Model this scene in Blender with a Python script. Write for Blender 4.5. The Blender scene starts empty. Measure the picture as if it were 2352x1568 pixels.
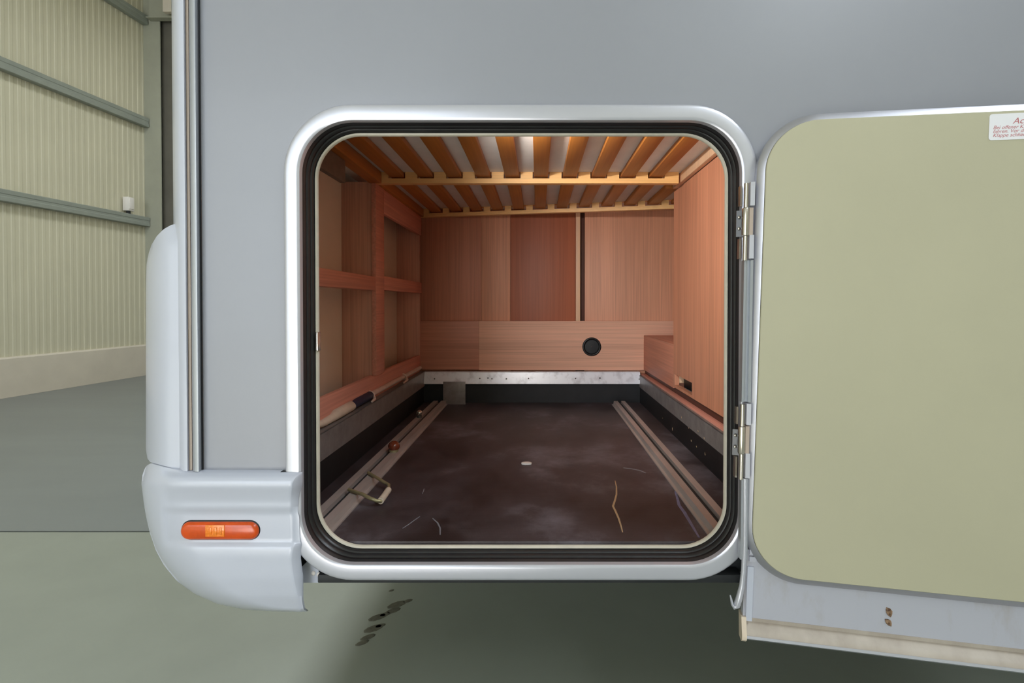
import bpy, bmesh, math, random
from mathutils import Vector
random.seed(7)
S = bpy.context.scene
C = S.collection

# ------------------------------------------------------------------ camera, world, lights, exposure
F, PX, PY, CH = 1150.0, 1235.0, 711.0, 0.85          # focal length and principal point in pixels, eye height
PITCH = math.radians(0.7)
W, H = 2352, 1568
cam = bpy.data.cameras.new('camera')
cam.sensor_fit = 'HORIZONTAL'; cam.sensor_width = 36.0
cam.lens = 36.0 * F / W
cam.shift_x = (W / 2 - PX) / W
cam.shift_y = -(H / 2 - PY) / W
cam.clip_start = 0.02
camo = bpy.data.objects.new('camera', cam); C.objects.link(camo)
camo.location = (0, 0, CH); camo.rotation_euler = (math.pi / 2 - PITCH, 0, 0)
S.camera = camo

wd = bpy.data.worlds.new('overcast_daylight'); S.world = wd; wd.use_nodes = True
wd.node_tree.nodes['Background'].inputs[0].default_value = (0.80, 0.90, 1.0, 1)
wd.node_tree.nodes['Background'].inputs[1].default_value = 1.0

def area(name, loc, rot, sx, sy, power, col):
    l = bpy.data.lights.new(name, 'AREA'); l.shape = 'RECTANGLE'; l.size = sx; l.size_y = sy
    l.energy = power; l.color = col
    o = bpy.data.objects.new(name, l); C.objects.link(o); o.location = loc; o.rotation_euler = rot
    return o
HP = math.pi / 2
# daylight: the open gate behind the camera to the left, and two unseen roof-light strips
area('gate_daylight', (-3.55, -6.9, 2.3), (HP, 0, 0), 4.3, 4.2, 250, (0.85, 0.92, 1.0))
area('fill_rooflight_rear', (-1.8, 3.9, 5.8), (0, -.55, 0), 2.2, 4.6, 330, (0.90, 0.96, 1.0))  # added and tilted to brighten the left wall and floor under the van
area('rooflight_front', (4.0, -3.0, 5.9), (0, 0, 0), 1.8, 6.5, 420, (0.84, 0.92, 1.0))
# low sun through the open gate: it strikes the hall floor behind the camera and is thrown up into the garage
sl = bpy.data.lights.new('sun', 'SUN'); sl.energy = 27.0; sl.angle = math.radians(.53); sl.color = (1.0, .96, .93)
so = bpy.data.objects.new('sun', sl); C.objects.link(so)
so.rotation_euler = Vector((.17, .82, -.555)).to_track_quat('-Z', 'Y').to_euler()

vs = S.view_settings
vs.view_transform = 'Standard'; vs.look = 'None'; vs.gamma = 1.0; vs.use_curve_mapping = False
vs.exposure = 0.0
S.cycles.use_denoising = True
S.cycles.max_bounces = 8; S.cycles.diffuse_bounces = 5
S.cycles.sample_clamp_indirect = 6.0

# ------------------------------------------------------------------ picking real points on real planes
def ray(px, py):
    a = (px - PX) / F; b = (PY - py) / F
    return Vector((a, math.cos(PITCH) + b * math.sin(PITCH), -math.sin(PITCH) + b * math.cos(PITCH)))
def P(px, py, Y):                       # point at depth Y
    d = ray(px, py); return Vector((0, 0, CH)) + d * (Y / d.y)
def FL(px, py, Z):                      # point on a horizontal plane
    d = ray(px, py); return Vector((0, 0, CH)) + d * ((Z - CH) / d.z)
def PXP(px, py, X):                     # point on a plane X = const
    d = ray(px, py); return Vector((0, 0, CH)) + d * (X / d.x)

# ------------------------------------------------------------------ materials
def lin(c):
    return tuple(((v / 255) / 12.92 if v / 255 <= .04045 else ((v / 255 + .055) / 1.055) ** 2.4) for v in c)
def rgba(c): return (c[0], c[1], c[2], 1.0)
def M(name, col, rough=.5, metal=0.0, var=0.0, scale=6.0, bump=0.0, bscale=80.0, coat=0.0, spec=.5,
      stretch=(1, 1, 1), col2=None, contrast=(.35, .65), transmission=0.0):
    m = bpy.data.materials.new(name); m.use_nodes = True
    nt = m.node_tree; b = nt.nodes['Principled BSDF']
    b.inputs['Base Color'].default_value = rgba(col); b.inputs['Roughness'].default_value = rough
    b.inputs['Metallic'].default_value = metal; b.inputs['Specular IOR Level'].default_value = spec
    b.inputs['Coat Weight'].default_value = coat; b.inputs['Coat Roughness'].default_value = .12
    b.inputs['Transmission Weight'].default_value = transmission
    tc = nt.nodes.new('ShaderNodeTexCoord'); mp = nt.nodes.new('ShaderNodeMapping')
    mp.inputs['Scale'].default_value = stretch
    nt.links.new(tc.outputs['Object'], mp.inputs['Vector'])
    if var or col2:
        n = nt.nodes.new('ShaderNodeTexNoise'); n.inputs['Scale'].default_value = scale
        n.inputs['Detail'].default_value = 6.0; n.inputs['Roughness'].default_value = .6
        nt.links.new(mp.outputs[0], n.inputs['Vector'])
        r = nt.nodes.new('ShaderNodeValToRGB')
        r.color_ramp.elements[0].position = contrast[0]; r.color_ramp.elements[1].position = contrast[1]
        c2 = col2 or tuple(min(1, v * (1 + var)) for v in col)
        c1 = col if col2 else tuple(v * (1 - var) for v in col)
        r.color_ramp.elements[0].color = rgba(c1); r.color_ramp.elements[1].color = rgba(c2)
        nt.links.new(n.outputs['Fac'], r.inputs[0]); nt.links.new(r.outputs[0], b.inputs['Base Color'])
    if bump:
        n2 = nt.nodes.new('ShaderNodeTexNoise'); n2.inputs['Scale'].default_value = bscale
        n2.inputs['Detail'].default_value = 4.0
        nt.links.new(mp.outputs[0], n2.inputs['Vector'])
        bp = nt.nodes.new('ShaderNodeBump'); bp.inputs['Strength'].default_value = bump
        bp.inputs['Distance'].default_value = .002
        nt.links.new(n2.outputs['Fac'], bp.inputs['Height']); nt.links.new(bp.outputs[0], b.inputs['Normal'])
    return m
def wood(name, c, axis='z', k=.14, rough=.52):
    """laminate with fine straight grain along one axis and broad plank-like tone bands"""
    m = bpy.data.materials.new(name); m.use_nodes = True
    nt = m.node_tree; b = nt.nodes['Principled BSDF']
    b.inputs['Roughness'].default_value = rough
    tc = nt.nodes.new('ShaderNodeTexCoord')
    def band(sc, long, detail):
        mp = nt.nodes.new('ShaderNodeMapping')
        mp.inputs['Scale'].default_value = {'z': (sc, sc, long), 'x': (long, sc, sc), 'y': (sc, long, sc)}[axis]
        nt.links.new(tc.outputs['Object'], mp.inputs['Vector'])
        n = nt.nodes.new('ShaderNodeTexNoise'); n.inputs['Scale'].default_value = 1.0
        n.inputs['Detail'].default_value = detail
        nt.links.new(mp.outputs[0], n.inputs['Vector']); return n
    fine, broad = band(170, 3.0, 3.0), band(14, .6, 2.0)
    mx = nt.nodes.new('ShaderNodeMath'); mx.operation = 'MULTIPLY_ADD'
    mx.inputs[1].default_value = .55
    nt.links.new(fine.outputs['Fac'], mx.inputs[0])
    m2 = nt.nodes.new('ShaderNodeMath'); m2.operation = 'MULTIPLY'; m2.inputs[1].default_value = .45
    nt.links.new(broad.outputs['Fac'], m2.inputs[0]); nt.links.new(m2.outputs[0], mx.inputs[2])
    r = nt.nodes.new('ShaderNodeValToRGB')
    r.color_ramp.elements[0].position = .38; r.color_ramp.elements[1].position = .62
    r.color_ramp.elements[0].color = rgba([v * (1 - k) for v in c])
    r.color_ramp.elements[1].color = rgba([min(1, v * (1 + k)) for v in c])
    nt.links.new(mx.outputs[0], r.inputs[0]); nt.links.new(r.outputs[0], b.inputs['Base Color'])
    return m

mt = {}
mt['silver'] = M('silver_grey_body_paint', lin((144, 146, 153)), .36, 0.0, .025, 2.0, .03, 3.0, coat=.10)
mt['white'] = M('white_gelcoat', lin((190, 194, 206)), .28, 0, .015, 3.0, coat=.3)
mt['frame'] = M('anodised_aluminium_frame', lin((196, 197, 205)), .28, .40, .02, 5.0, coat=.1)
mt['rail'] = M('brushed_aluminium', lin((178, 182, 188)), .38, .55, .05, 20, stretch=(1, 1, .05))
mt['groove'] = M('beige_plastic_insert', lin((176, 160, 146)), .5, 0, .08, 20, stretch=(1, 1, .1))
mt['rubber'] = M('black_rubber_seal', lin((36, 36, 38)), .38, 0, .2, 14, .15, 60, spec=.6)
mt['trim'] = M('beige_inner_trim', lin((205, 198, 182)), .45, 0, .05, 30)
mt['liner'] = M('pale_yellow_green_door_liner', lin((180, 176, 150)), .5, 0, .03, 2.2, .05, 140)
mt['gasket'] = M('grey_aluminium_door_rim', lin((184, 184, 192)), .36, .75, .04, 20)
mt['skirt'] = M('silver_white_skirt_with_dirt', lin((164, 158, 156)), .4, 0, scale=4.5, col2=lin((178, 179, 188)), contrast=(.28, .45), stretch=(3, 3, 1.2))
mt['dirt'] = M('beige_skirt_rail_with_road_dirt', lin((160, 148, 136)), .5, 0, scale=5, col2=lin((184, 174, 162)), contrast=(.3, .6), stretch=(3, 3, 1))
mt['steel'] = M('hinge_steel', lin((205, 198, 186)), .25, .85, .06, 40)
mt['steel_dark'] = M('dark_hinge_leaf', lin((92, 92, 92)), .42, .6, .1, 40)
mt['screw'] = M('screw_head', lin((220, 218, 210)), .2, .9)
mt['amber'] = M('amber_lens', lin((204, 74, 4)), .3, 0, .12, 50, coat=.25)
mt['amber_light'] = M('bright_amber_reflector', lin((240, 128, 10)), .3, 0, .10, 260, .5, 350, coat=.5)
mt['wood_v'] = wood('beech_laminate_upright', lin((210, 150, 118)), 'z')
mt['wood_v2'] = wood('beech_laminate_upright_darker', lin((212, 160, 138)), 'z')
mt['wood_left'] = wood('beech_laminate_reddish_shaded', lin((188, 126, 98)), 'z')
mt['wood_mid'] = wood('beech_laminate_reddish_shaded_middle', lin((164, 94, 64)), 'z')
mt['wood_h'] = wood('beech_laminate_level', lin((222, 170, 142)), 'x')
mt['wood_y'] = wood('beech_laminate_rail', lin((216, 150, 130)), 'y')
mt['wood_h2'] = wood('beech_laminate_level_reddish_shaded', lin((196, 138, 114)), 'x')
mt['wood_side'] = wood('beech_laminate_side_box', lin((200, 134, 108)), 'y')
mt['wood_right'] = wood('beech_laminate_right', lin((206, 142, 110)), 'z')
mt['edge'] = wood('wood_edge', lin((226, 186, 150)), 'z', .1)
mt['birch'] = wood('birch_bar', lin((240, 190, 124)), 'x', .10, .4)
mt['birch_y'] = wood('birch_slat_shaded', lin((182, 114, 48)), 'y', .12, .45)  # same birch as the bars, darkened for the shaded undersides
mt['cream'] = M('cream_inner_wall', lin((238, 226, 206)), .6, 0, .03, 5)
mt['grey'] = M('grey_header_cloth', lin((120, 108, 96)), .8, 0, .1, 40)
mt['mattress'] = M('off_white_mattress_cover', lin((236, 230, 224)), .85, 0, .04, 12, .3, 300)
mt['black'] = M('black_tray_board', lin((26, 26, 28)), .5, 0, .25, 20)
mt['alu'] = M('scuffed_aluminium_angle', lin((206, 208, 214)), .32, .15, scale=26, col2=lin((240, 244, 250)), contrast=(.3, .5), bump=.15, bscale=60)
mt['alu_side'] = M('dull_aluminium_angle', lin((138, 134, 132)), .42, .3, .15, 30, .2, 90)
mt['track'] = M('dusty_aluminium_rail', lin((190, 180, 174)), .42, .4, .12, 30, stretch=(1, .2, 1))
mt['plastic_black'] = M('black_plastic', lin((20, 20, 22)), .4)
mt['cable'] = M('cream_plastic', lin((212, 196, 176)), .5, 0, .06, 30)
mt['blue'] = M('dark_blue_rubber', lin((34, 38, 66)), .5, 0, .1, 40)
mt['tube'] = M('brown_grey_tube', lin((212, 192, 180)), .4, 0, .08, 40)
mt['string'] = M('off_white_string', lin((214, 190, 176)), .8, 0, .08, 80)
mt['brown_glass'] = M('amber_brown_knob', lin((122, 56, 34)), .15, 0, .15, 60, coat=.6)
mt['zinc'] = M('yellowed_zinc_wire', lin((168, 158, 122)), .35, .5, .1, 60)
mt['leaf'] = M('dry_brown_leaf', lin((70, 42, 24)), .6, 0, scale=120, col2=lin((170, 140, 110)), contrast=(.4, .6))
mt['chip'] = M('off_white_chip', lin((226, 220, 214)), .6)
mt['scratch'] = M('bare_wood_scratch', lin((196, 166, 130)), .8)
mt['scuff'] = M('pale_scuff', lin((120, 118, 124)), .7)
mt['tape'] = M('blue_grey_adhesive_residue', lin((120, 128, 166)), .35, .3, .2, 70)
mt['sticker'] = M('white_sticker', lin((228, 228, 232)), .35)
mt['red'] = M('red_print', lin((186, 112, 116)), .5)
mt['wall'] = M('cream_green_sandwich_panel', lin((200, 194, 170)), .5, 0, .03, 1.5)
mt['girt'] = M('grey_green_steel', lin((142, 147, 138)), .55, .1, .05, 8)
mt['column'] = M('pale_grey_steel_column', lin((158, 158, 142)), .55, 0, .06, 3)
mt['column_dark'] = M('dark_brown_grey_steel', lin((96, 92, 82)), .6, 0, .12, 3)
mt['plinth'] = M('off_white_plinth', lin((206, 196, 180)), .7, 0, .04, 4, .2, 40)
mt['ceil'] = M('pale_ceiling_sheet', lin((186, 182, 168)), .7, 0, .03, 2)
mt['slab_near'] = M('beige_green_floor_coat', lin((136, 140, 129)), .38, 0, .035, 5, .05, 120)
mt['slab_far'] = M('grey_floor_coat', lin((118, 122, 120)), .38, 0, .05, 1.6, .05, 120, stretch=(.6, 2.2, 1))
mt['joint'] = M('dark_floor_joint', lin((84, 84, 78)), .7)
mt['mud'] = M('dry_mud_mark', lin((96, 93, 80)), .8, 0, .2, 60)
mt['under'] = M('dark_underbody', lin((38, 40, 42)), .6, 0, .2, 10)
mt['underfloor'] = M('pale_bounce_underfloor', lin((226, 230, 234)), .6, 0, .05, 3)
mt['shell'] = M('white_body_shell', lin((226, 228, 232)), .35)
mt['shade_strip'] = wood('shade_brown_strip', lin((84, 50, 38)), 'y', .1)  # shade colour for the batten's shadow and the recess under the panel
# phenolic floor: dark brown-black film with worn greyish dust clouds and a fine wire-mesh imprint
def tray_mat():
    m = bpy.data.materials.new('dark_phenolic_floor'); m.use_nodes = True
    nt = m.node_tree; b = nt.nodes['Principled BSDF']; b.inputs['Roughness'].default_value = .5
    tc = nt.nodes.new('ShaderNodeTexCoord')
    n = nt.nodes.new('ShaderNodeTexNoise'); n.inputs['Scale'].default_value = 3.6; n.inputs['Detail'].default_value = 9
    n.inputs['Roughness'].default_value = .68
    nt.links.new(tc.outputs['Object'], n.inputs['Vector'])
    r = nt.nodes.new('ShaderNodeValToRGB')
    e = r.color_ramp.elements
    e[0].position = .36; e[0].color = rgba(lin((44, 35, 35))); e[1].position = .72; e[1].color = rgba(lin((122, 118, 126)))
    k = e.new(.52); k.color = rgba(lin((70, 62, 65)))
    nt.links.new(n.outputs['Fac'], r.inputs[0]); nt.links.new(r.outputs[0], b.inputs['Base Color'])
    mr = nt.nodes.new('ShaderNodeMapRange'); mr.inputs['To Min'].default_value = .36; mr.inputs['To Max'].default_value = .6
    nt.links.new(n.outputs['Fac'], mr.inputs[0]); nt.links.new(mr.outputs[0], b.inputs['Roughness'])
    w1 = nt.nodes.new('ShaderNodeTexWave'); w1.bands_direction = 'X'; w1.inputs['Scale'].default_value = 110
    w2 = nt.nodes.new('ShaderNodeTexWave'); w2.bands_direction = 'Y'; w2.inputs['Scale'].default_value = 110
    for w in (w1, w2): nt.links.new(tc.outputs['Object'], w.inputs['Vector'])
    ad = nt.nodes.new('ShaderNodeMath'); ad.operation = 'ADD'
    nt.links.new(w1.outputs['Fac'], ad.inputs[0]); nt.links.new(w2.outputs['Fac'], ad.inputs[1])
    bp = nt.nodes.new('ShaderNodeBump'); bp.inputs['Strength'].default_value = .10; bp.inputs['Distance'].default_value = .0006
    nt.links.new(ad.outputs[0], bp.inputs['Height']); nt.links.new(bp.outputs[0], b.inputs['Normal'])
    return m
mt['tray'] = tray_mat()

# ------------------------------------------------------------------ mesh helpers
WL = {}                                                     # world place of every object (no rotations on parents)
def put(o, wloc, parent):
    WL[o.name] = Vector(wloc)
    if parent is not None:
        o.parent = parent; o.location = Vector(wloc) - WL[parent.name]
    else:
        o.location = wloc
def props(o, label=None, cat=None, group=None, kind=None):
    if label: o['label'] = label
    if cat: o['category'] = cat
    if group: o['group'] = group
    if kind: o['kind'] = kind
    return o
def thing(name, label, cat, loc, group=None):
    o = bpy.data.objects.new(name, None); C.objects.link(o); o.empty_display_size = .1
    put(o, loc, None); return props(o, label, cat, group)

class MB:
    def __init__(s): s.bm = bmesh.new()
    def box(s, x0, x1, y0, y1, z0, z1, bev=0.0):
        b = bmesh.new()
        vs_ = [b.verts.new((x, y, z)) for x in (x0, x1) for y in (y0, y1) for z in (z0, z1)]
        for f in ((0, 1, 3, 2), (4, 6, 7, 5), (0, 4, 5, 1), (2, 3, 7, 6), (0, 2, 6, 4), (1, 5, 7, 3)):
            b.faces.new([vs_[i] for i in f])
        bmesh.ops.recalc_face_normals(b, faces=b.faces[:])
        if bev:
            bmesh.ops.bevel(b, geom=b.edges[:], offset=bev, segments=2, affect='EDGES', profile=.5)
        s._merge(b); return s
    def _merge(s, b):
        mp = {v: s.bm.verts.new(v.co) for v in b.verts}
        for f in b.faces:
            try: s.bm.faces.new([mp[v] for v in f.verts])
            except ValueError: pass
        b.free()
    def loops(s, L, closed=True, caps=False):               # skin between successive loops of equal length
        R = [[s.bm.verts.new(p) for p in l] for l in L]
        n = len(L[0])
        for a, b in zip(R, R[1:]):
            for i in range(n if closed else n - 1):
                j = (i + 1) % n
                s.bm.faces.new((a[i], a[j], b[j], b[i]))
        if caps:
            s.bm.faces.new(list(reversed(R[0]))); s.bm.faces.new(R[-1])
        return s
    def tube(s, path, r, n=10, caps=True, flat=1.0):
        path = [Vector(p) for p in path]
        rs = r if isinstance(r, (list, tuple)) else [r] * len(path)
        L = []; up = None
        for i, p in enumerate(path):
            t = (path[min(i + 1, len(path) - 1)] - path[max(i - 1, 0)]).normalized()
            if up is None:
                up = Vector((0, 0, 1)) if abs(t.z) < .9 else Vector((0, 1, 0))
            u = (up - t * up.dot(t)).normalized(); v = t.cross(u); up = u
            L.append([p + (u * math.cos(2 * math.pi * k / n) * flat + v * math.sin(2 * math.pi * k / n)) * rs[i] for k in range(n)])
        return s.loops(L, True, caps)
    def prism(s, poly, a, b, axis):                          # closed polygon pushed along an axis
        def pt(p, t):
            return {'x': (t, p[0], p[1]), 'y': (p[0], t, p[1]), 'z': (p[0], p[1], t)}[axis]
        return s.loops([[pt(p, a) for p in poly], [pt(p, b) for p in poly]], True, True)
    def ball(s, c, r, sc=(1, 1, 1), seg=16):
        b = bmesh.new(); bmesh.ops.create_uvsphere(b, u_segments=seg, v_segments=seg // 2 + 2, radius=r)
        for v in b.verts: v.co = Vector((v.co.x * sc[0], v.co.y * sc[1], v.co.z * sc[2])) + Vector(c)
        s._merge(b); return s
    def grid(s, G):
        V = [[s.bm.verts.new(p) for p in row] for row in G]
        for i in range(len(G) - 1):
            for j in range(len(G[0]) - 1):
                q = [V[i][j], V[i][j + 1], V[i + 1][j + 1], V[i + 1][j]]
                try: s.bm.faces.new(q)
                except ValueError: pass
        return s
    def rim(s, dy, xmax=9):                                           # turn the open border of a moulding back by dy
        e = [x for x in s.bm.edges if x.is_boundary and min(v.co.x for v in x.verts) < xmax]
        g = bmesh.ops.extrude_edge_only(s.bm, edges=e)['geom']
        for v in g:
            if isinstance(v, bmesh.types.BMVert): v.co.y += dy
        return s
    def build(s, name, mat, parent=None, smooth=35, solid=0.0, label=None, kind=None, weld=False):
        if weld: bmesh.ops.remove_doubles(s.bm, verts=s.bm.verts[:], dist=1e-6)
        bmesh.ops.recalc_face_normals(s.bm, faces=s.bm.faces[:])
        xs = [v.co for v in s.bm.verts]
        lo = Vector([min(c[i] for c in xs) for i in range(3)]); hi = Vector([max(c[i] for c in xs) for i in range(3)])
        o_ = Vector(((lo.x + hi.x) / 2, (lo.y + hi.y) / 2, lo.z))
        for v in s.bm.verts: v.co -= o_
        me = bpy.data.meshes.new(name); s.bm.to_mesh(me); s.bm.free()
        me.materials.append(mat)
        if smooth:
            for p in me.polygons: p.use_smooth = True
            me.set_sharp_from_angle(angle=math.radians(smooth))
        o = bpy.data.objects.new(name, me); C.objects.link(o)
        put(o, o_, parent)
        if solid:
            md = o.modifiers.new('thickness', 'SOLIDIFY'); md.thickness = solid; md.offset = -1
        return props(o, label, None, None, kind)
def box(name, mat, parent, x0, x1, y0, y1, z0, z1, bev=.0012, label=None, kind=None):
    return MB().box(x0, x1, y0, y1, z0, z1, bev).build(name, mat, parent, 35, label=label, kind=kind)
def lerp_tab(tab, x):
    if x <= tab[0][0]: return tab[0][1]
    for (a, b), (c, d) in zip(tab, tab[1:]):
        if x <= c: return b + (d - b) * (x - a) / (c - a)
    return tab[-1][1]
def smooth_tab(tab, x, w):                                   # the same, softened
    return sum(lerp_tab(tab, x + w * k / 3) for k in (-3, -2, -1, 0, 1, 2, 3)) / 7
def sstep(a, b, x):
    t = max(0, min(1, (x - a) / (b - a))); return t * t * (3 - 2 * t)
def rrect(x0, x1, z0, z1, r, n=14):                          # rounded rectangle, counter-clockwise
    pts = []
    for cx, cz, a0 in ((x1 - r, z1 - r, 0), (x0 + r, z1 - r, 90), (x0 + r, z0 + r, 180), (x1 - r, z0 + r, 270)):
        for k in range(n + 1):
            a = math.radians(a0 + 90 * k / n)
            pts.append((cx + r * math.cos(a), cz + r * math.sin(a)))
    return pts

# ================================================================== the hall
def wall_x(y): return -4.815 + .1 * (y - 4.484)
fl = MB().box(-8, 11, -8, 8, -.25, -.012).build('floor', mt['joint'], None, 0, kind='structure')
YJ = FL(180, 1220, 0).y
MB().box(-8, 11, -8, YJ - .006, -.012, 0).build('floor_slab', mt['slab_near'], fl, 0)
MB().box(-8, 11, YJ + .006, 8, -.012, -.001).build('floor_slab', mt['slab_far'], fl, 0)
# dried tyre mud printed on the floor under the vehicle
mb = MB()
for px, py, ln in ((912, 1388, 26), (936, 1380, 14), (903, 1402, 20), (868, 1417, 24), (884, 1411, 16), (858, 1443, 24), (873, 1437, 14), (845, 1463, 18), (832, 1476, 16), (899, 1356, 8)):
    c = FL(px, py, .0); n = 9
    a0 = .55
    L = []
    for zz, sc in ((.0002, 1.0), (.0012, .8)):
        L.append([Vector((c.x + math.cos(a0) * ln * .0011 * sc * math.cos(6.283 * k / n) - math.sin(a0) * ln * .0004 * sc * math.sin(6.283 * k / n) * (1 + .3 * random.random()),
                          c.y + math.sin(a0) * ln * .0011 * sc * math.cos(6.283 * k / n) + math.cos(a0) * ln * .0006 * sc * math.sin(6.283 * k / n), zz)) for k in range(n)])
    mb.loops(L, True, True)
mb.build('mud_mark', mt['mud'], fl, 0, kind='stuff')

# left wall: ribbed sandwich sheet
mb = MB(); prof = []
y = -8.0
while y < 5.96:
    for dy, dx in ((0, 0), (.030, 0), (.036, .0035), (.059, .0035)):
        yy = y + dy; prof.append((wall_x(yy) + dx, yy))
    y += .065
ye = prof[-1][1]
poly = prof + [(wall_x(ye) - .08, ye), (wall_x(-8) - .08, -8.0)]
mb.loops([[Vector((p[0], p[1], z)) for p in poly] for z in (.36, 6.2)], True, True)
wl = mb.build('wall_left', mt['wall'], None, 0, kind='structure')
def along(name, mat, parent, off0, off1, y0, y1, z0, z1, bev=.004):   # a bar following the left wall
    b = MB()
    L = [[Vector((wall_x(yy) + a, yy, z)) for a, z in ((off0, z0), (off1, z0), (off1, z1), (off0, z1))] for yy in (y0, y1)]
    return b.loops(L, True, True).build(name, mat, parent, 0)
def girt(zc):                                                          # cold-rolled section, web towards the room
    b = MB()
    sec = ((.008, zc - .055), (.064, zc - .055), (.070, zc - .050), (.070, zc - .016), (.066, zc - .010), (.066, zc + .010), (.070, zc + .016), (.070, zc + .050), (.064, zc + .055), (.008, zc + .055))
    L = [[Vector((wall_x(yy) + a, yy, z)) for a, z in sec] for yy in (-7.9, 5.95)]
    return b.loops(L, True, True).build('girt', mt['girt'], wl, 0)
for zc in (1.815, 2.985, 4.19, 5.35): girt(zc)
MB().loops([[Vector((wall_x(yy) + a, yy, z)) for a, z in ((-.1, 0), (.03, 0), (.03, .35), (.02, .365), (-.1, .365))] for yy in (-8.0, 6.2)], True, True) \
    .build('baseboard_left', mt['plinth'], None, 0, kind='structure')
# corner column, far wall, high beam
yc = 5.96
cx0 = P(336, 600, yc).x; cx1 = P(372, 600, yc).x
mb = MB()
mb.box(cx0 - .1, cx1, yc, yc + .012, 0, 4.6); mb.box(cx1 - .09, cx1 - .08, yc + .012, yc + .14, 0, 4.6); mb.box(cx0 - .1, cx1, yc + .14, yc + .152, 0, 4.6)
mb.build('trim_1', mt['column'], None, 0, kind='structure')
MB().box(-5.2, 11, 6.55, 6.66, 0, 6.2).build('wall_back', mt['wall'], None, 0, kind='structure')
dx0, dx1 = P(376, 600, 6.02).x, P(430, 600, 6.02).x
MB().box(dx0, dx1, 6.02, 6.10, 0, 4.40).box(cx0, dx1, 6.14, 6.16, 0, 4.6).build('trim_2', mt['column_dark'], None, 0, kind='structure')  # dark sheet behind the dark post stands in for the shaded gap
zb2 = P(360, 40, 5.9).z
bx0 = P(342, 20, 5.93).x
MB().box(bx0, 3.0, 5.93, 5.957, zb2, zb2 + .5).box(bx0, 3.0, 5.88, 5.957, zb2 - .012, zb2).build('trim_3', mt['column'], None, 0, kind='structure')
MB().box(P(378, 10, 5.86).x, P(397, 10, 5.86).x, 5.83, 5.879, P(385, 30, 5.86).z, 5.2).build('trim_4', mt['plinth'], None, 0, kind='structure')
MB().box(-8, 11, -7.1, 6.7, 6.2, 6.3).build('ceiling', mt['ceil'], None, 0, kind='structure')
MB().box(10.9, 11, -8, 6.7, 0, 6.2).build('wall_right', mt['wall'], None, 0, kind='structure')
mb = MB()                                                    # gate wall behind the camera, gate open
mb.box(-8, -5.7, -7.1, -7.0, 0, 6.2); mb.box(-1.35, 11, -7.1, -7.0, 0, 6.2); mb.box(-5.7, -1.35, -7.1, -7.0, 4.5, 6.2)
mb.build('wall_front', mt['wall'], None, 0, kind='structure')
# small white box standing on the lower girt
pb = P(318, 478, 5.75); bx = wall_x(5.7) + .045; bz = 1.871
jb = thing('junction_box', 'small white box on the lower steel girt by the hall corner column', 'box', (bx, 5.7, bz))
MB().box(bx - .035, bx + .035, 5.66, 5.74, bz + .03, bz + .185, .006).build('housing', mt['chip'], jb)
MB().box(bx + .035, bx + .042, 5.668, 5.732, bz + .05, bz + .17, .002).build('lid', mt['chip'], jb)
MB().tube([(bx, 5.7, bz), (bx, 5.7, bz + .03)], .02, 12).build('cable_gland', mt['under'], jb, label='dark cable gland')

# ================================================================== motorhome
mh = thing('motorhome', 'silver grey motorhome with its side garage hatch swung open', 'motorhome', (1.2, 1.9, 0))
Y0 = .828
XL, XR = P(658, 700, Y0).x, P(1735, 700, Y0).x
ZT, ZB = P(1200, 243, Y0).z, P(1200, 1327, Y0).z
RC = .112
def hatch_loop(d, y):
    return [Vector((x, y, z)) for x, z in rrect(XL + d, XR - d, ZB + d, ZT - d, RC - d)]
# outer skin with the hatch hole
XC = P(464, 600, Y0).x
inner = hatch_loop(.012, Y0)
cxm, czm = (XL + XR) / 2, (ZT + ZB) / 2
ox0, ox1, oz0, oz1 = XC, 3.6, ZB - .006, 2.72
outer = []
for p in inner:
    dx, dz = p.x - cxm, p.z - czm
    ts = []
    if dx > 1e-6: ts.append((ox1 - cxm) / dx)
    if dx < -1e-6: ts.append((ox0 - cxm) / dx)
    if dz > 1e-6: ts.append((oz1 - czm) / dz)
    if dz < -1e-6: ts.append((oz0 - czm) / dz)
    t = min(ts); outer.append(Vector((cxm + dx * t, Y0, czm + dz * t)))
zcut = P(600, 1212, Y0).z
lowl = hatch_loop(.004, Y0)
outer = [lowl[i] if p.z < zcut else outer[i] for i, p in enumerate(inner)]
for i, p in enumerate(outer):
    if inner[i].z >= zcut and p.z < zcut: outer[i] = Vector((p.x, Y0, zcut))
oz0 = zcut
# snap the nearest outer point to each corner so the sheet is a true rectangle
for cxr, czr in ((ox0, oz1), (ox1, oz1)):
    k = min(range(len(outer)), key=lambda i: (outer[i] - Vector((cxr, Y0, czr))).length)
    outer[k] = Vector((cxr, Y0, czr))
MB().loops([inner, [p + Vector((0, .03, 0)) for p in inner]]).loops([inner, outer]).build('side_panel', mt['silver'], mh, 20, weld=True)
mb = MB()
mb.box(-.600, 3.7, 2.96, 2.98, .40, 2.75); mb.box(-.605, 3.7, .84, 2.98, 2.72, 2.78)
mb.box(-.608, -.602, .85, 2.96, .40, 2.72); mb.box(3.6, 3.7, .828, 2.98, .40, 2.72)
mb.build('body_shell', mt['shell'], mh, 20)
MB().box(-.60, 3.6, .862, 2.96, .385, .425).build('underbody', mt['underfloor'], mh, 0)  # unseen underside made pale to bounce light onto the floor
box('sill_strip', mt['under'], mh, P(735, 1330, .84).x, P(1700, 1330, .84).x, .830, .862, ZB - .010, ZB + .004, .002, label='dark lower sill under the hatch')

def clampz(l): return [Vector((p.x, p.y, max(.388, p.z))) for p in l]
MB().loops([clampz(hatch_loop(-.05, .857)), hatch_loop(.022, .857), hatch_loop(.022, .8605), clampz(hatch_loop(-.05, .8605))]).build('corner_gap_shade', mt['under'], mh, 0, label='dark sheet added for the shaded gap behind the frame corners')  # added sheet, dark like the unlit gap behind the frame
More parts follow.
